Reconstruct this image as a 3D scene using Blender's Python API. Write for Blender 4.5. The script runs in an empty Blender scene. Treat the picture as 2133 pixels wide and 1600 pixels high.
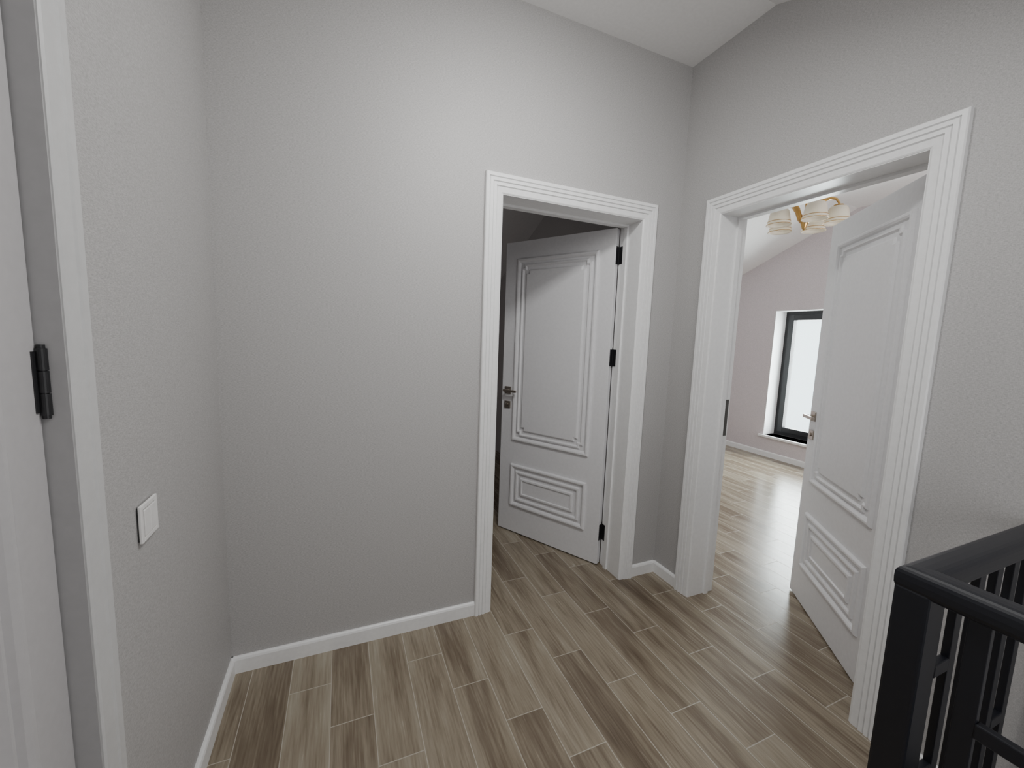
import bpy, bmesh, math, random
from mathutils import Vector, Matrix
random.seed(4)
C = bpy.context.collection
R = math.radians
# ------------------------------------------------------------------ materials
def nt(name):
    m = bpy.data.materials.new(name); m.use_nodes = True
    n = m.node_tree.nodes; l = m.node_tree.links
    return m, n, l, n['Principled BSDF']
def math_node(n, l, op, a, b=None):
    k = n.new('ShaderNodeMath'); k.operation = op
    for i, v in enumerate((a, b)):
        if v is None: continue
        if isinstance(v, (int, float)): k.inputs[i].default_value = v
        else: l.new(v, k.inputs[i])
    return k.outputs[0]
def plain(name, col, rough=.5, metal=0., bump=0., scale=60.):
    m, n, l, b = nt(name)
    b.inputs['Roughness'].default_value = rough
    b.inputs['Metallic'].default_value = metal
    g = n.new('ShaderNodeNewGeometry')
    no = n.new('ShaderNodeTexNoise'); no.inputs['Scale'].default_value = scale; no.inputs['Detail'].default_value = 3
    l.new(g.outputs['Position'], no.inputs['Vector'])
    r = n.new('ShaderNodeValToRGB')
    r.color_ramp.elements[0].position = .3; r.color_ramp.elements[1].position = .7
    r.color_ramp.elements[0].color = (*[c*.97 for c in col], 1); r.color_ramp.elements[1].color = (*[min(1, c*1.02) for c in col], 1)
    l.new(no.outputs['Fac'], r.inputs['Fac']); l.new(r.outputs['Color'], b.inputs['Base Color'])
    if bump:
        bp = n.new('ShaderNodeBump'); bp.inputs['Strength'].default_value = bump; bp.inputs['Distance'].default_value = .002
        l.new(no.outputs['Fac'], bp.inputs['Height']); l.new(bp.outputs['Normal'], b.inputs['Normal'])
    return m
def wallpaper(name, col):
    m, n, l, b = nt(name)
    b.inputs['Roughness'].default_value = .55
    b.inputs['Specular IOR Level'].default_value = .35
    g = n.new('ShaderNodeNewGeometry')
    outs = []
    for sc in ((120, 120, 720), (640, 640, 150)):
        mp = n.new('ShaderNodeMapping'); mp.inputs['Scale'].default_value = sc
        l.new(g.outputs['Position'], mp.inputs['Vector'])
        no = n.new('ShaderNodeTexNoise'); no.inputs['Scale'].default_value = 1.; no.inputs['Detail'].default_value = 2; no.inputs['Distortion'].default_value = .15
        l.new(mp.outputs['Vector'], no.inputs['Vector']); outs.append(no.outputs['Fac'])
    s = math_node(n, l, 'ADD', math_node(n, l, 'MULTIPLY', outs[0], .6), math_node(n, l, 'MULTIPLY', outs[1], .4))
    r = n.new('ShaderNodeValToRGB')
    r.color_ramp.elements[0].position = .36; r.color_ramp.elements[1].position = .64
    r.color_ramp.elements[0].color = (*[c*.80 for c in col], 1); r.color_ramp.elements[1].color = (*[min(1, c*1.18) for c in col], 1)
    l.new(s, r.inputs['Fac']); l.new(r.outputs['Color'], b.inputs['Base Color'])
    bp = n.new('ShaderNodeBump'); bp.inputs['Strength'].default_value = .02; bp.inputs['Distance'].default_value = .001
    l.new(s, bp.inputs['Height']); l.new(bp.outputs['Normal'], b.inputs['Normal'])
    return m
def plank_floor(name):
    m, n, l, b = nt(name)
    g = n.new('ShaderNodeNewGeometry'); sx = n.new('ShaderNodeSeparateXYZ'); l.new(g.outputs['Position'], sx.inputs[0])
    X, Y = sx.outputs['X'], sx.outputs['Y']
    W, L = .15, .60
    u = math_node(n, l, 'DIVIDE', math_node(n, l, 'ADD', X, 1.53+15), W)
    row = math_node(n, l, 'SUBTRACT', math_node(n, l, 'FLOOR', u), 100.)
    fu = math_node(n, l, 'FRACT', u)
    v = math_node(n, l, 'DIVIDE', math_node(n, l, 'ADD', math_node(n, l, 'ADD', Y, .197+30.), math_node(n, l, 'MULTIPLY', row, .2)), L)
    col = math_node(n, l, 'FLOOR', v); fv = math_node(n, l, 'FRACT', v)
    def edge(f, w, size):   # 1 on grout
        d = math_node(n, l, 'MINIMUM', f, math_node(n, l, 'SUBTRACT', 1., f))
        return math_node(n, l, 'LESS_THAN', math_node(n, l, 'MULTIPLY', d, size), w)
    grout = math_node(n, l, 'MAXIMUM', edge(fu, .0015, W), edge(fv, .0017, L))
    cid = n.new('ShaderNodeCombineXYZ'); l.new(row, cid.inputs[0]); l.new(col, cid.inputs[1])
    wn = n.new('ShaderNodeTexWhiteNoise'); wn.noise_dimensions = '2D'; l.new(cid.outputs[0], wn.inputs['Vector'])
    # grain, shifted per plank
    pos = n.new('ShaderNodeCombineXYZ')
    l.new(math_node(n, l, 'MULTIPLY', X, 14.), pos.inputs[0]); l.new(math_node(n, l, 'MULTIPLY', Y, 1.5), pos.inputs[1])
    l.new(math_node(n, l, 'MULTIPLY', wn.outputs['Value'], 57.), pos.inputs[2])
    g1 = n.new('ShaderNodeTexNoise'); g1.inputs['Scale'].default_value = 1.2; g1.inputs['Detail'].default_value = 4; g1.inputs['Roughness'].default_value = .55; g1.inputs['Distortion'].default_value = .35
    l.new(pos.outputs[0], g1.inputs['Vector'])
    pos2 = n.new('ShaderNodeCombineXYZ')
    l.new(math_node(n, l, 'MULTIPLY', X, 130.), pos2.inputs[0]); l.new(math_node(n, l, 'MULTIPLY', Y, 7.), pos2.inputs[1])
    l.new(math_node(n, l, 'MULTIPLY', wn.outputs['Value'], 31.), pos2.inputs[2])
    g2 = n.new('ShaderNodeTexNoise'); g2.inputs['Scale'].default_value = 1.; g2.inputs['Detail'].default_value = 4
    l.new(pos2.outputs[0], g2.inputs['Vector'])
    s = math_node(n, l, 'ADD', math_node(n, l, 'MULTIPLY', g1.outputs['Fac'], .58), math_node(n, l, 'MULTIPLY', g2.outputs['Fac'], .42))
    s = math_node(n, l, 'ADD', s, math_node(n, l, 'MULTIPLY', math_node(n, l, 'SUBTRACT', wn.outputs['Value'], .5), .15))
    # planks are printed darker along the middle, paler at both long edges
    ed = math_node(n, l, 'ABSOLUTE', math_node(n, l, 'SUBTRACT', math_node(n, l, 'MULTIPLY', fu, 2.), 1.))
    s = math_node(n, l, 'ADD', s, math_node(n, l, 'MULTIPLY', math_node(n, l, 'SUBTRACT', ed, .5), .09))
    r = n.new('ShaderNodeValToRGB'); e = r.color_ramp.elements
    e[0].position = .26; e[0].color = (.112, .082, .055, 1)
    e[1].position = .76; e[1].color = (.400, .360, .282, 1)
    k = e.new(.41); k.color = (.187, .147, .103, 1)
    k = e.new(.53); k.color = (.272, .227, .166, 1)
    l.new(s, r.inputs['Fac'])
    mx = n.new('ShaderNodeMix'); mx.data_type = 'RGBA'
    l.new(grout, mx.inputs['Factor']); l.new(r.outputs['Color'], mx.inputs['A']); mx.inputs['B'].default_value = (.42, .38, .315, 1)
    l.new(mx.outputs['Result'], b.inputs['Base Color'])
    l.new(math_node(n, l, 'ADD', math_node(n, l, 'MULTIPLY', g2.outputs['Fac'], .16), math_node(n, l, 'ADD', .16, math_node(n, l, 'MULTIPLY', grout, .4))), b.inputs['Roughness'])
    bp = n.new('ShaderNodeBump'); bp.inputs['Strength'].default_value = .2; bp.inputs['Distance'].default_value = .0015
    l.new(math_node(n, l, 'SUBTRACT', math_node(n, l, 'MULTIPLY', g2.outputs['Fac'], .4), grout), bp.inputs['Height'])
    l.new(bp.outputs['Normal'], b.inputs['Normal'])
    return m
def glassy(name, tint, fac, rough):
    m, n, l, b = nt(name)
    b.inputs['Base Color'].default_value = (*tint, 1); b.inputs['Roughness'].default_value = rough
    t = n.new('ShaderNodeBsdfTransparent'); t.inputs['Color'].default_value = (.95, 1, 1, 1)
    mx = n.new('ShaderNodeMixShader'); mx.inputs['Fac'].default_value = fac
    l.new(t.outputs[0], mx.inputs[1]); l.new(b.outputs[0], mx.inputs[2]); l.new(mx.outputs[0], n['Material Output'].inputs['Surface'])
    return m
def shade_mat(name):
    m, n, l, b = nt(name)
    b.inputs['Base Color'].default_value = (.84, .79, .69, 1); b.inputs['Roughness'].default_value = .3
    t = n.new('ShaderNodeBsdfTranslucent'); t.inputs['Color'].default_value = (.92, .87, .77, 1)
    mx = n.new('ShaderNodeMixShader'); mx.inputs['Fac'].default_value = .4
    l.new(b.outputs[0], mx.inputs[1]); l.new(t.outputs[0], mx.inputs[2]); l.new(mx.outputs[0], n['Material Output'].inputs['Surface'])
    return m
M = dict(
    wall=wallpaper('grey_wallpaper', (.460, .450, .447)),
    bedwall=wallpaper('lilac_wallpaper', (.63, .572, .59)),
    floor=plank_floor('wood_plank_tile'),
    ceil=plain('ceiling_paint', (.84, .83, .82), .8, bump=.05),
    white=plain('white_lacquer', (.76, .755, .77), .32, bump=.02),
    trim=plain('white_trim', (.86, .86, .86), .35, bump=.02),
    leaf3=plain('shade_darkened_lacquer', (.50, .487, .495), .4, bump=.02),  # left door leaf, its shade put into a darker base colour
    trim3=plain('shade_darkened_trim', (.60, .60, .60), .4, bump=.02),  # left door casing, toned down in colour for the same shade
    jamb3=plain('shade_darkened_jamb', (.43, .425, .43), .5, bump=.02),  # shade of the left door recess put into the jamb colour
    black=plain('black_hardware', (.018, .018, .02), .4),
    bronze=plain('satin_nickel_handle', (.46, .41, .36), .25, .9),
    rail=plain('navy_black_rail', (.007, .008, .013), .38),
    anth=plain('anthracite_frame', (.010, .010, .012), .45),
    gold=plain('brushed_gold', (.50, .31, .11), .28, .9),
    plast=plain('white_plastic', (.84, .83, .82), .3),
    dark=plain('dark_plastic', (.05, .05, .05), .5),
    steel=plain('steel_plate', (.14, .135, .13), .35, .9),
    sill=plain('white_sill', (.85, .84, .84), .3),
    glass=glassy('window_glass', (.80, .86, .88), .22, .25),
    shade=shade_mat('opal_shade'),
)
# ------------------------------------------------------------------ helpers
def link(name, bm, mat, parent=None, smooth=False, bevel=0.):
    bmesh.ops.recalc_face_normals(bm, faces=bm.faces[:])
    me = bpy.data.meshes.new(name); bm.to_mesh(me); bm.free()
    me.materials.append(M[mat])
    if smooth:
        for p in me.polygons: p.use_smooth = True
    o = bpy.data.objects.new(name, me); C.objects.link(o); o.parent = parent
    if bevel:
        b = o.modifiers.new('bevel', 'BEVEL'); b.width = bevel; b.segments = 2; b.limit_method = 'ANGLE'
    return o
def tag(o, label=None, cat=None, group=None, kind=None):
    for k, v in (('label', label), ('category', cat), ('group', group), ('kind', kind)):
        if v: o[k] = v
    return o
def empty(name, loc, rz=0., parent=None):
    o = bpy.data.objects.new(name, None); o.empty_display_size = .1; C.objects.link(o)
    o.location = loc; o.rotation_euler = (0, 0, rz); o.parent = parent
    return o
def box(bm, x0, x1, y0, y1, z0, z1):
    v = [bm.verts.new((x, y, z)) for x in (x0, x1) for y in (y0, y1) for z in (z0, z1)]
    for f in ((0,1,3,2), (4,6,7,5), (0,4,5,1), (2,3,7,6), (0,2,6,4), (1,5,7,3)):
        bm.faces.new([v[i] for i in f])
def prism(bm, pts, fn, a0, a1):
    A = [bm.verts.new(fn(p[0], p[1], a0)) for p in pts]; B = [bm.verts.new(fn(p[0], p[1], a1)) for p in pts]
    bm.faces.new(A); bm.faces.new(B[::-1]); k = len(pts)
    for i in range(k): bm.faces.new([A[i], B[i], B[(i+1) % k], A[(i+1) % k]])
def cyl(bm, p, q, r, r2=None, n=20):
    p, q = Vector(p), Vector(q); d = (q-p).normalized()
    a = d.orthogonal().normalized(); b = d.cross(a); r2 = r if r2 is None else r2
    A = [bm.verts.new(p+(a*math.cos(t)+b*math.sin(t))*r) for t in [2*math.pi*i/n for i in range(n)]]
    B = [bm.verts.new(q+(a*math.cos(t)+b*math.sin(t))*r2) for t in [2*math.pi*i/n for i in range(n)]]
    bm.faces.new(A[::-1]); bm.faces.new(B)
    for i in range(n): bm.faces.new([A[i], A[(i+1) % n], B[(i+1) % n], B[i]])
def lathe(bm, prof, c, n=28, closed=False):
    rings = [[bm.verts.new((c[0]+r*math.cos(2*math.pi*i/n), c[1]+r*math.sin(2*math.pi*i/n), c[2]+z)) for i in range(n)] for r, z in prof]
    m = len(rings)
    for j in range(m if closed else m-1):
        A, B = rings[j], rings[(j+1) % m]
        for i in range(n): bm.faces.new([A[i], A[(i+1) % n], B[(i+1) % n], B[i]])
    if not closed:
        bm.faces.new(rings[0][::-1]); bm.faces.new(rings[-1])
def tube(bm, pts, r, n=10):
    pts = [Vector(p) for p in pts]; rings = []
    for i, p in enumerate(pts):
        d = (pts[min(i+1, len(pts)-1)]-pts[max(i-1, 0)]).normalized()
        a = d.cross(Vector((.31, .2, .93))).normalized(); b = d.cross(a)
        rr = r[i] if isinstance(r, (list, tuple)) else r
        rings.append([bm.verts.new(p+(a*math.cos(2*math.pi*k/n)+b*math.sin(2*math.pi*k/n))*rr) for k in range(n)])
    for A, B in zip(rings, rings[1:]):
        for k in range(n): bm.faces.new([A[k], A[(k+1) % n], B[(k+1) % n], B[k]])
    bm.faces.new(rings[0][::-1]); bm.faces.new(rings[-1])
# ------------------------------------------------------------------ dimensions
XL = -2.206; T = .17; ZC = 2.90; HC = 2.15; CW = .085
A0, A1 = -1.170, -.186          # back wall door casing, outer
B0, B1 = -.191, -1.152          # right wall door casing, outer
D1, D0 = -.855, -1.79           # left wall door casing, outer
CW3 = .066
XF = 3.27                       # bedroom window wall
YB, YN = -2.9, 2.9              # behind camera / far end of the rooms
def zc(y):
    if y > .87: return ZC-.41*(y-.87)
    if y < -.46: return ZC-.41*(-.46-y)
    return ZC
# ------------------------------------------------------------------ shell
RX, RY = -.645, -1.425
bm = bmesh.new()
for r_ in ((XL-.3, XF+.3, -1.45, YN+.2), (XL-.3, RX+.03, YB-.2, -1.45), (0.0, XF+.3, YB-.2, -1.45)):
    box(bm, r_[0], r_[1], r_[2], r_[3], -.25, 0)
tag(link('floor', bm, 'floor'), 'wood look plank tile floor running through hall and rooms', 'floor', kind='structure')
bm = bmesh.new()
ys = [YB-.3, -.46, .87, YN+.3]
pts = [(y, zc(y)) for y in ys]+[(y, zc(y)+.12) for y in ys[::-1]]
prism(bm, pts, lambda a, b, c: (c, a, b), XL-.3, XF+.5)
tag(link('ceiling', bm, 'ceil'), 'white ceiling with sloping sides above the grey walls', 'ceiling', kind='structure')
def wall_x(bm, x0, x1, y0, y1, zb=0., zt=None):     # wall standing along y
    yy = [y0]+[k for k in (-.46, .87) if y0 < k < y1]+[y1]
    if zt is None: top = [(y, zc(y)+.05) for y in yy[::-1]]
    else: top = [(y1, zt), (y0, zt)]
    prism(bm, [(y0, zb), (y1, zb)]+top, lambda a, b, c: (c, a, b), x0, x1)
def header(bm, x0, x1, y0, y1, zb):
    wall_x(bm, x0, x1, y0, y1, zb)
g = CW-.02; g3 = CW3-.02
bm = bmesh.new()
wall_x(bm, 0, T, B0-g, YN); wall_x(bm, 0, T, YB, B1+g); header(bm, 0, T, B1+g, B0-g, HC-g)
box(bm, 0, T, YB, -1.45, -2.8, 0.02)
tag(link('wall_right', bm, 'wall'), 'grey wallpapered wall holding the bedroom door', 'wall', kind='structure')
bm = bmesh.new()
wall_x(bm, XL-.15, XL, D1-g3, YN); wall_x(bm, XL-.15, XL, YB, D0+g3); header(bm, XL-.15, XL, D0+g3, D1-g3, HC-g3)
tag(link('wall_left', bm, 'wall'), 'grey wallpapered wall with the light switch', 'wall', kind='structure')
bm = bmesh.new()
box(bm, XL, A0+g, 0, T, 0, ZC+.05); box(bm, A1-g, 0, 0, T, 0, ZC+.05); box(bm, A0+g, A1-g, 0, T, HC-g, ZC+.05)
tag(link('wall_back', bm, 'wall'), 'grey wallpapered wall holding the half open panelled door', 'wall', kind='structure')
bm = bmesh.new(); box(bm, XL-.15, XF+.3, YB-.15, YB, -2.8, 2.1)
tag(link('wall_front', bm, 'wall'), 'grey wall behind the viewer', 'wall', kind='structure')
bm = bmesh.new(); box(bm, XL-.15, XF+.3, YN, YN+.15, 0, 2.3)
tag(link('wall_rear', bm, 'bedwall'), 'wall at the far end of both rooms', 'wall', kind='structure')
WY0, WY1, WZ0, WZ1 = .55, 1.64, .275, 1.860
bm = bmesh.new()
wall_x(bm, XF, XF+.3, YB, WY0); wall_x(bm, XF, XF+.3, WY1, YN)
box(bm, XF, XF+.3, WY0, WY1, 0, WZ0)
wall_x(bm, XF, XF+.3, WY0, WY1, WZ1)
tag(link('wall_window', bm, 'bedwall'), 'lilac grey bedroom wall around the tall window', 'wall', kind='structure')
bm = bmesh.new(); box(bm, T, XF, -1.85, -1.7, 0, 2.42)
tag(link('wall_bedroom', bm, 'bedwall'), 'lilac grey side wall of the bedroom', 'wall', kind='structure')
# stairwell lining
bm = bmesh.new(); box(bm, -.72, 0, -1.45, -1.30, -2.8, -.25); box(bm, RX-.1, RX+.03, YB, -1.45, -2.8, -.25)
tag(link('wall_stairwell', bm, 'wall'), 'walls of the stairwell below the railing', 'wall', kind='structure')
bm = bmesh.new(); box(bm, -.82, T, YB, -1.30, -2.9, -2.8)
tag(link('floor_lower', bm, 'floor'), 'lower landing floor at the foot of the stairwell', 'floor', kind='structure')
# baseboards
def baseboard(name, p, q, nrm, label):
    p, q, nrm = Vector((*p, 0)), Vector((*q, 0)), Vector((*nrm, 0))
    prof = [(0, 0), (.014, 0), (.014, .058), (.011, .066), (.006, .070), (0, .070)]
    bm = bmesh.new()
    A = [bm.verts.new(p+nrm*a+Vector((0, 0, b))) for a, b in prof]; B = [bm.verts.new(q+nrm*a+Vector((0, 0, b))) for a, b in prof]
    bm.faces.new(A); bm.faces.new(B[::-1])
    for i in range(6): bm.faces.new([A[i], B[i], B[(i+1) % 6], A[(i+1) % 6]])
    tag(link(name, bm, 'trim'), label, 'baseboard', kind='structure')
baseboard('baseboard_back', (XL, 0), (A0, 0), (0, -1), 'white baseboard under the wide blank wall')
baseboard('baseboard_corner', (A1, 0), (0, 0), (0, -1), 'short white baseboard beside the half open door')
baseboard('baseboard_right', (0, 0), (0, B0), (-1, 0), 'short white baseboard between corner and bedroom door')
baseboard('baseboard_rail', (0, B1), (0, -1.45), (-1, 0), 'white baseboard between bedroom door and railing')
baseboard('baseboard_left', (XL, D1), (XL, -.0), (1, 0), 'white baseboard below the light switch')
baseboard('baseboard_bedroom', (XF, -1.7), (XF, YN), (-1, 0), 'white baseboard below the bedroom window')
baseboard('baseboard_rear', (XL, YN), (0, YN), (0, -1), 'white baseboard at the far end of the dim room')
# ------------------------------------------------------------------ doors
CPROF = [(0, 0), (0, .020), (.004, .024), (.017, .024), (.0195, .017), (.022, .022), (.035, .022), (.0375, .014), (.040, .019),
         (.053, .019), (.0555, .011), (.058, .015), (.080, .013), (.085, .010), (.085, 0)]
CPROF3 = [(0, 0), (0, .013), (.006, .016), (.030, .016), (.034, .012), (.038, .014), (.080, .013), (.085, .010), (.085, 0)]
def casing(W, H, y, sgn, parent, cw, mat):
    bm = bmesh.new(); cols = []
    for d, p in (CPROF if cw == CW else CPROF3):
        yy = y+sgn*p; d *= cw/.085
        cols.append([bm.verts.new(v) for v in ((d, yy, 0), (d, yy, H-d), (W-d, yy, H-d), (W-d, yy, 0))])
    k = len(cols)
    for i in range(k):
        a, b = cols[i], cols[(i+1) % k]
        for j in range(3): bm.faces.new([a[j], a[j+1], b[j+1], b[j]])
    bm.faces.new([c[0] for c in cols]); bm.faces.new([c[3] for c in cols[::-1]])
    return link('casing', bm, mat, parent)
OUTER = [(0, -.002), (0, .003), (.004, .013), (.008, .015), (.016, .015), (.024, .010), (.030, .001)]
INNER = [(.040, -.002), (.040, .002), (.044, .011), (.052, .012), (.060, .0025), (.078, .0025), (.083, .012), (.088, .014), (.096, .014)]
LLEV = [(0, -.002), (0, .003), (.004, .013), (.008, .015), (.016, .015), (.024, .010), (.029, .001), (.045, .001), (.050, .011), (.057, .012),
        (.064, .010), (.068, .001), (.090, .001), (.094, .011), (.100, .012), (.106, .012), (.110, .005)]
def panel(bm, x0, x1, z0, z1, y, sgn, lev, notch=0.):
    prev = None
    for d, h in lev:
        a0, a1, b0, b1, q = x0+d, x1-d, z0+d, z1-d, notch
        if q: ol = [(a0+q, b0), (a1-q, b0), (a1-q, b0+q), (a1, b0+q), (a1, b1-q), (a1-q, b1-q), (a1-q, b1), (a0+q, b1), (a0+q, b1-q), (a0, b1-q), (a0, b0+q), (a0+q, b0+q)]
        else: ol = [(a0, b0), (a1, b0), (a1, b1), (a0, b1)]
        vs = [bm.verts.new((a, y+sgn*h, b)) for a, b in ol]; k = len(vs)
        if prev:
            for i in range(k): bm.faces.new([prev[i], prev[(i+1) % k], vs[(i+1) % k], vs[i]])
        else: first = vs
        prev = vs
    bm.faces.new(prev); bm.faces.new(first[::-1])
def make_door(name, loc, rz, W, depth, piv_y, angle, label, hinge_front=False, cw=CW):
    H = HC
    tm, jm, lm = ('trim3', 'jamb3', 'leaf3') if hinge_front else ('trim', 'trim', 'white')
    root = empty(name, loc, rz)
    tag(root, label, 'door', kind='structure')
    casing(W, H, 0, -1, root, cw, tm); casing(W, H, depth, 1, root, cw, tm)
    xl, xr, zt = cw+.003, W-cw-.003, H-cw-.003
    bm = bmesh.new(); pts = [(xl-.018, 0), (xl, 0), (xl, zt), (xr, zt), (xr, 0), (xr+.018, 0), (xr+.018, zt+.018), (xl-.018, zt+.018)]
    prism(bm, pts, lambda a, b, c: (a, c, b), -.008, depth+.008)
    link('jamb', bm, jm, root)
    ys = (piv_y+.004, piv_y+.03) if hinge_front else (piv_y-.075, piv_y-.046)
    bm = bmesh.new(); s = .011; pts = [(xl, 0), (xl+s, 0), (xl+s, zt-s), (xr-s, zt-s), (xr-s, 0), (xr, 0), (xr, zt), (xl, zt)]
    prism(bm, pts, lambda a, b, c: (a, c, b), ys[0], ys[1])
    link('door_stop', bm, jm, root)
    bm = bmesh.new(); ym = piv_y-.022; box(bm, xl-.001, xl+.0015, ym-.011, ym+.011, .915, 1.115)
    link('strike_plate', bm, 'steel', root)
    Lf = xr-xl-.006
    leaf_root = bmesh.new(); zb, zl = .008, zt-.005
    box(leaf_root, -Lf-.003, -.003, -.040, 0, zb, zl)
    leaf = link('leaf', leaf_root, lm, root, bevel=.0025)
    leaf.location = (xr, piv_y, 0); leaf.rotation_euler = (0, 0, -angle)
    px0, px1 = -Lf+.100, -.103
    for y, sg in ((-.040, -1), (0, 1)):
        bm = bmesh.new()
        panel(bm, px0, px1, .685, zl-.115, y, sg, OUTER); panel(bm, px0, px1, .685, zl-.115, y, sg, INNER, .022)
        link('upper_panel', bm, lm, leaf)
        bm = bmesh.new(); panel(bm, px0, px1, .205, .515, y, sg, LLEV); link('lower_panel', bm, lm, leaf)
        hx = -Lf+.052
        a, b = (y-.010, y) if sg < 0 else (y, y+.010)
        bm = bmesh.new(); box(bm, hx-.026, hx+.026, a, b, 1.014, 1.066)
        cyl(bm, (hx, y, 1.04), (hx, y+sg*.05, 1.04), .009)
        lo, hi = sorted((y+sg*.040, y+sg*.054))
        box(bm, hx-.010, hx+.100, lo, hi, 1.032, 1.049)
        link('door_handle', bm, 'bronze', leaf, bevel=.002)
        bm = bmesh.new(); box(bm, hx-.025, hx+.025, a, b, .912, .962)
        cyl(bm, (hx, y, .939), (hx, y+sg*.016, .939), .010)
        link('key_plate', bm, 'bronze', leaf, bevel=.0015)
    bm = bmesh.new(); box(bm, -Lf-.0045, -Lf-.002, -.031, -.009, .90, 1.13); link('latch_plate', bm, 'steel', leaf)
    for z in (.215, 1.31, 1.985 if hinge_front else 1.905):
        bm = bmesh.new(); py = piv_y+.004 if not hinge_front else piv_y-.046
        for k in range(3): cyl(bm, (xr-.002, py, z-.055+k*.0372), (xr-.002, py, z-.0195+k*.0372), .0075)
        cyl(bm, (xr-.002, py, z-.061), (xr-.002, py, z+.061), .0052)
        if hinge_front: box(bm, xr-.0025, xr+.0005, py, py+.03, z-.05, z+.05); box(bm, xr-.016, xr, py+.004, py+.0075, z-.05, z+.05)
        else: box(bm, xr-.0025, xr+.0005, py-.036, py, z-.05, z+.05)
        link('hinge', bm, 'black', root)
        if not hinge_front:
            bm = bmesh.new(); box(bm, -.0035, .0005, -.036, .002, z-.05, z+.05); link('hinge_plate', bm, 'black', leaf)
    return root
make_door('door_1', (A0, 0, 0), 0, A1-A0, T, T+.010, R(60), 'white panelled door half open into the dim room')
make_door('door_2', (0, B0, 0), -math.pi/2, B0-B1, T, T+.010, R(38.5), 'white panelled door open into the bright bedroom')
make_door('door_3', (XL, D0, 0), math.pi/2, D1-D0, .15, .066, 0, 'closed door darkened in colour for shade, with black hinge at the left edge', True, CW3)
# ------------------------------------------------------------------ window
w = empty('window_1', (XF+.20, (WY0+WY1)/2, WZ0)); tag(w, 'tall dark framed window in the bedroom wall', 'window', kind='structure')
hw = (WY1-WY0)/2; hh = WZ1-WZ0
def ring(bm, a, b, c, d, t, x0, x1):   # rectangular ring, y a..b z c..d
    box(bm, x0, x1, a, a+t, c, d); box(bm, x0, x1, b-t, b, c, d); box(bm, x0, x1, a+t, b-t, c, c+t); box(bm, x0, x1, a+t, b-t, d-t, d)
bm = bmesh.new(); ring(bm, -hw, hw, 0, hh, .055, 0, .07); link('window_frame', bm, 'anth', w)
bm = bmesh.new(); ring(bm, -hw+.045, hw-.045, .045, hh-.045, .065, -.012, .06); link('sash', bm, 'anth', w, bevel=.004)
bm = bmesh.new(); box(bm, .022, .030, -hw+.105, hw-.105, .105, hh-.105); link('pane', bm, 'glass', w)
bm = bmesh.new(); ring(bm, -hw-.0, hw+.0, -.0, hh+.0, .004, -.20, -.0); link('reveal', bm, 'trim', w)
bm = bmesh.new(); box(bm, -.235, .0, -hw-.05, hw+.05, -.024, .004); link('window_sill', bm, 'sill', w, bevel=.004)
# ------------------------------------------------------------------ chandelier
hub = Vector((1.72, .42, 2.410))
ch = empty('chandelier', (hub.x, hub.y, ZC)); tag(ch, 'five shade gold chandelier hanging from the bedroom ceiling', 'chandelier')
def lo(v): return (v[0]-0, v[1]-0, v[2]-(ZC-hub.z))
bm = bmesh.new(); lathe(bm, [(.004, -.045), (.014, -.03), (.028, .015), (.036, .05), (.024, .075), (.014, .09)], lo((0, 0, 0))); link('hub', bm, 'gold', ch, True)
bm = bmesh.new(); cyl(bm, lo((0, 0, .06)), (0, 0, -.02), .008); link('rod', bm, 'gold', ch, True)
bm = bmesh.new(); lathe(bm, [(.06, 0), (.06, -.012), (.045, -.028), (.012, -.034)], (0, 0, 0)); link('canopy', bm, 'gold', ch, True)
for k in range(5):
    a = R(-58+72*k); dx, dy = math.cos(a), math.sin(a); RR = .21
    P = [(.012, .01), (.04, .05), (.07, .12), (.11, .172), (.155, .185), (.19, .172), (RR, .14), (RR, .125)]
    bm = bmesh.new(); tube(bm, [lo((r*dx, r*dy, z)) for r, z in P], [.012, .018, .018, .015, .011, .009, .008, .009]); arm = link('arm', bm, 'gold', ch, True)
    c = lo((RR*dx, RR*dy, 0))
    bm = bmesh.new(); lathe(bm, [(.024, .112), (.034, .116), (.034, .123), (.012, .129)], c); link('shade_cap', bm, 'gold', ch, True)
    bm = bmesh.new(); pr = [(.034, .114), (.052, .109), (.064, .094), (.072, .065), (.077, .030), (.083, .002), (.088, -.014)]
    lathe(bm, pr+[(r-.004, z) for r, z in pr[::-1]], c, closed=True); sh = link('shade', bm, 'shade', ch, True)
    bm = bmesh.new()
    for z, r in ((-.012, .0882), (.012, .0815)):
        lathe(bm, [(r-.002, z-.002), (r+.001, z-.002), (r+.001, z+.002), (r-.002, z+.002)], c, closed=True)
    link('gold_trim', bm, 'gold', sh)
    bm = bmesh.new(); lathe(bm, [(.012, .11), (.014, .08), (.026, .05), (.024, .025), (.008, .012)], c); link('bulb', bm, 'plast', sh, True)
# ------------------------------------------------------------------ railing
rl = empty('stair_railing', (RX, RY, 0)); tag(rl, 'navy black metal stair railing around the stairwell corner', 'railing')
bm = bmesh.new(); box(bm, -.030, .030, -.030, .030, 0, .910); link('newel_post', bm, 'rail', rl, bevel=.006)
bm = bmesh.new(); rr, zc0 = .031, .925
cols = []
for i in range(24):
    a = 2*math.pi*i/24; ca, sa = math.cos(a), math.sin(a)
    o_ = rr*math.copysign(abs(ca)**.6, ca); z = zc0+.028*math.copysign(abs(sa)**.6, sa)
    cols.append([bm.verts.new(v) for v in ((-RX-.002, o_, z), (-o_, o_, z), (-o_, -1.46, z))])
k = len(cols)
for i in range(k):
    a, b = cols[i], cols[(i+1) % k]
    for j in range(2): bm.faces.new([a[j], a[j+1], b[j+1], b[j]])
bm.faces.new([c[0] for c in cols]); bm.faces.new([c[2] for c in cols[::-1]])
hr = link('handrail', bm, 'rail', rl)
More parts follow.
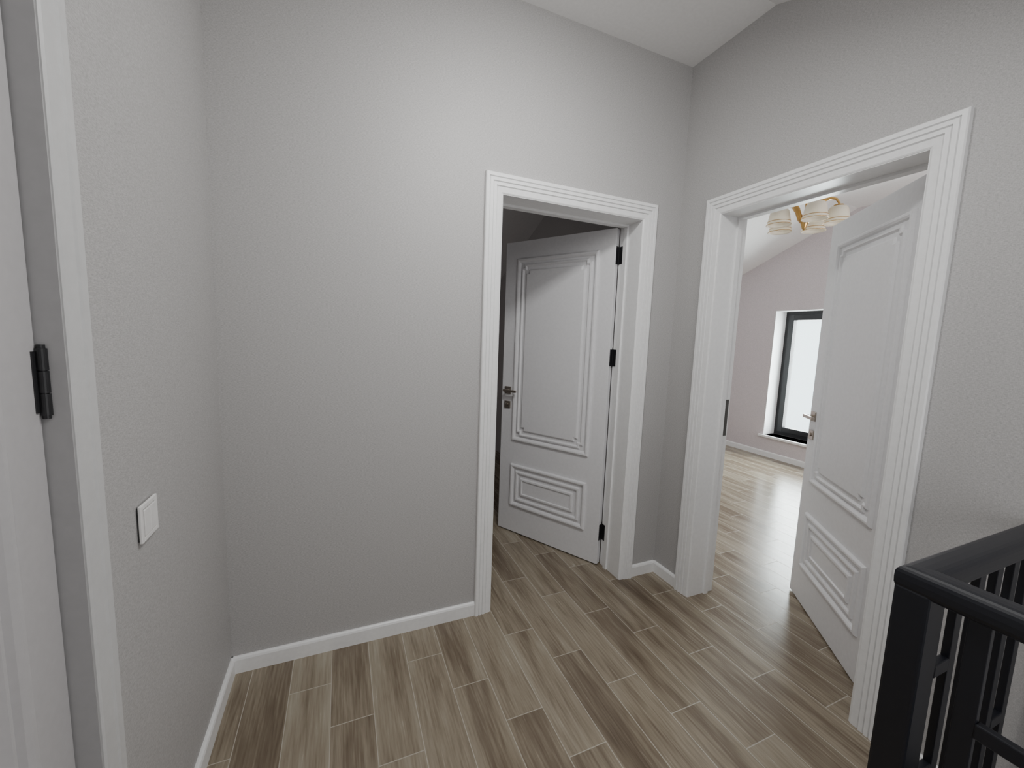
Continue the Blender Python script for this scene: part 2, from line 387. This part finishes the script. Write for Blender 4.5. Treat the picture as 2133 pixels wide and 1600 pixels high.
bm = bmesh.new(); box(bm, .030, -RX-.002, -.011, .011, .075, .10); link('lower_rail', bm, 'rail', rl)
bm = bmesh.new(); box(bm, -.011, .011, -1.46, -.030, .075, .10); link('lower_rail', bm, 'rail', rl)
def balusters(n, t0, step, along):
    for i in range(n):
        t = t0+i*step
        x, y = (t, 0) if along == 'x' else (0, -t)
        hx_, hy_ = (.016, .008) if along == 'x' else (.008, .016)       # flat bars, wide side along the run
        bm = bmesh.new(); box(bm, x-hx_, x+hx_, y-hy_, y+hy_, .09, .91)
        link('baluster', bm, 'rail', rl, bevel=.002)
        if i % 2 == 0 and i+1 < n:
            for z in ((.30, .58) if (i//2) % 2 else (.40, .68)):
                bm = bmesh.new()
                if along == 'x': box(bm, x+.015, x+step-.015, y-.009, y+.009, z-.016, z+.016)
                else: box(bm, x-.009, x+.009, y-step+.015, y-.015, z-.016, z+.016)
                link('spacer_block', bm, 'rail', rl, bevel=.003)
balusters(6, .095, .095, 'x')
balusters(14, .095, .095, 'y')
# ------------------------------------------------------------------ light switch
sw = empty('light_switch', (XL, -.665, .958)); tag(sw, 'white double rocker light switch on the left wall', 'light switch')
bm = bmesh.new(); box(bm, 0, .004, -.040, .040, -.040, .040); link('back_box', bm, 'dark', sw)
bm = bmesh.new(); ring(bm, -.044, .044, -.044, .044, .012, .0035, .010); link('frame_plate', bm, 'plast', sw, bevel=.002)
bm = bmesh.new(); box(bm, .0035, .0065, -.033, .033, -.033, .033); link('rocker_seat', bm, 'dark', sw)
for a, b in ((-.0300, -.0010), (.0010, .0300)):
    bm = bmesh.new(); box(bm, .006, .0115, a, b, -.0300, .0300); link('rocker', bm, 'plast', sw, bevel=.0012)
# ------------------------------------------------------------------ lights
def light(name, kind, loc, energy, color=(1, 1, 1), size=.2, size_y=None, rot=None):
    d = bpy.data.lights.new(name, kind); d.energy = energy; d.color = color
    if kind == 'AREA':
        d.size = size
        if size_y: d.shape = 'RECTANGLE'; d.size_y = size_y
    else: d.shadow_soft_size = size
    o = bpy.data.objects.new(name, d); C.objects.link(o); o.location = loc
    if rot is not None: o.rotation_euler = Vector(rot).to_track_quat('-Z', 'Y').to_euler()
    return o
light('hall_lamp', 'AREA', (-1.15, -.90, 2.58), 13, (1, 1, .98), .16, .16, (0, .5, -1))
light('overhead_fill_light', 'AREA', (-1.05, -1.5, 2.38), 8, (1, 1, .99), .9, .7, (0, .45, -.9))  # unseen area fill added overhead to even out the wall brightness
light('hall_glow', 'POINT', (-.85, -.95, 2.42), 2.6, (1, 1, .98), .12)  # point fill added to brighten the ceiling
light('stair_fill_light', 'AREA', (-.75, YB+.1, .85), 12.5, (.985, .985, 1), 1.1, 1.2, (.12, 1, -.08))  # unseen fill added behind the camera to lift the lower walls
light('bedroom_window_light', 'AREA', (XF+.6, (WY0+WY1)/2, 1.2), 330, (1, .985, .98), 1.5, 1.9, (-1, 0, -.1))
light('bedroom_side_light', 'AREA', (1.8, -1.55, 1.5), 34, (1, .97, .97), 1.4, 1.0, (0.1, 1, .12))  # fill added to brighten the bedroom, no source of its own
light('dim_room_light', 'AREA', (-2.1, 1.8, 1.3), 3, (1, .95, .95), .8, 1.0, (1, 0, 0))  # unseen fill added to lift the dim room
wd = bpy.data.worlds.new('world'); bpy.context.scene.world = wd; wd.use_nodes = True
wd.node_tree.nodes['Background'].inputs['Color'].default_value = (.90, .96, 1, 1)
wd.node_tree.nodes['Background'].inputs['Strength'].default_value = 4.5
# ------------------------------------------------------------------ camera
cd = bpy.data.cameras.new('camera'); co = bpy.data.objects.new('camera', cd); C.objects.link(co)
cd.sensor_width = 36; cd.lens = 36*841.5/2133; cd.clip_start = .02
right = Vector((.92128, -.38733, .03486)); down = Vector((-.012, -.1179, -.99295)); fwd = Vector((.38871, .91437, -.11327))
m = Matrix((right, -down, -fwd)).transposed().to_4x4(); m.translation = (-1.7777, -1.8267, 1.4081)
co.matrix_world = m
bpy.context.scene.camera = co
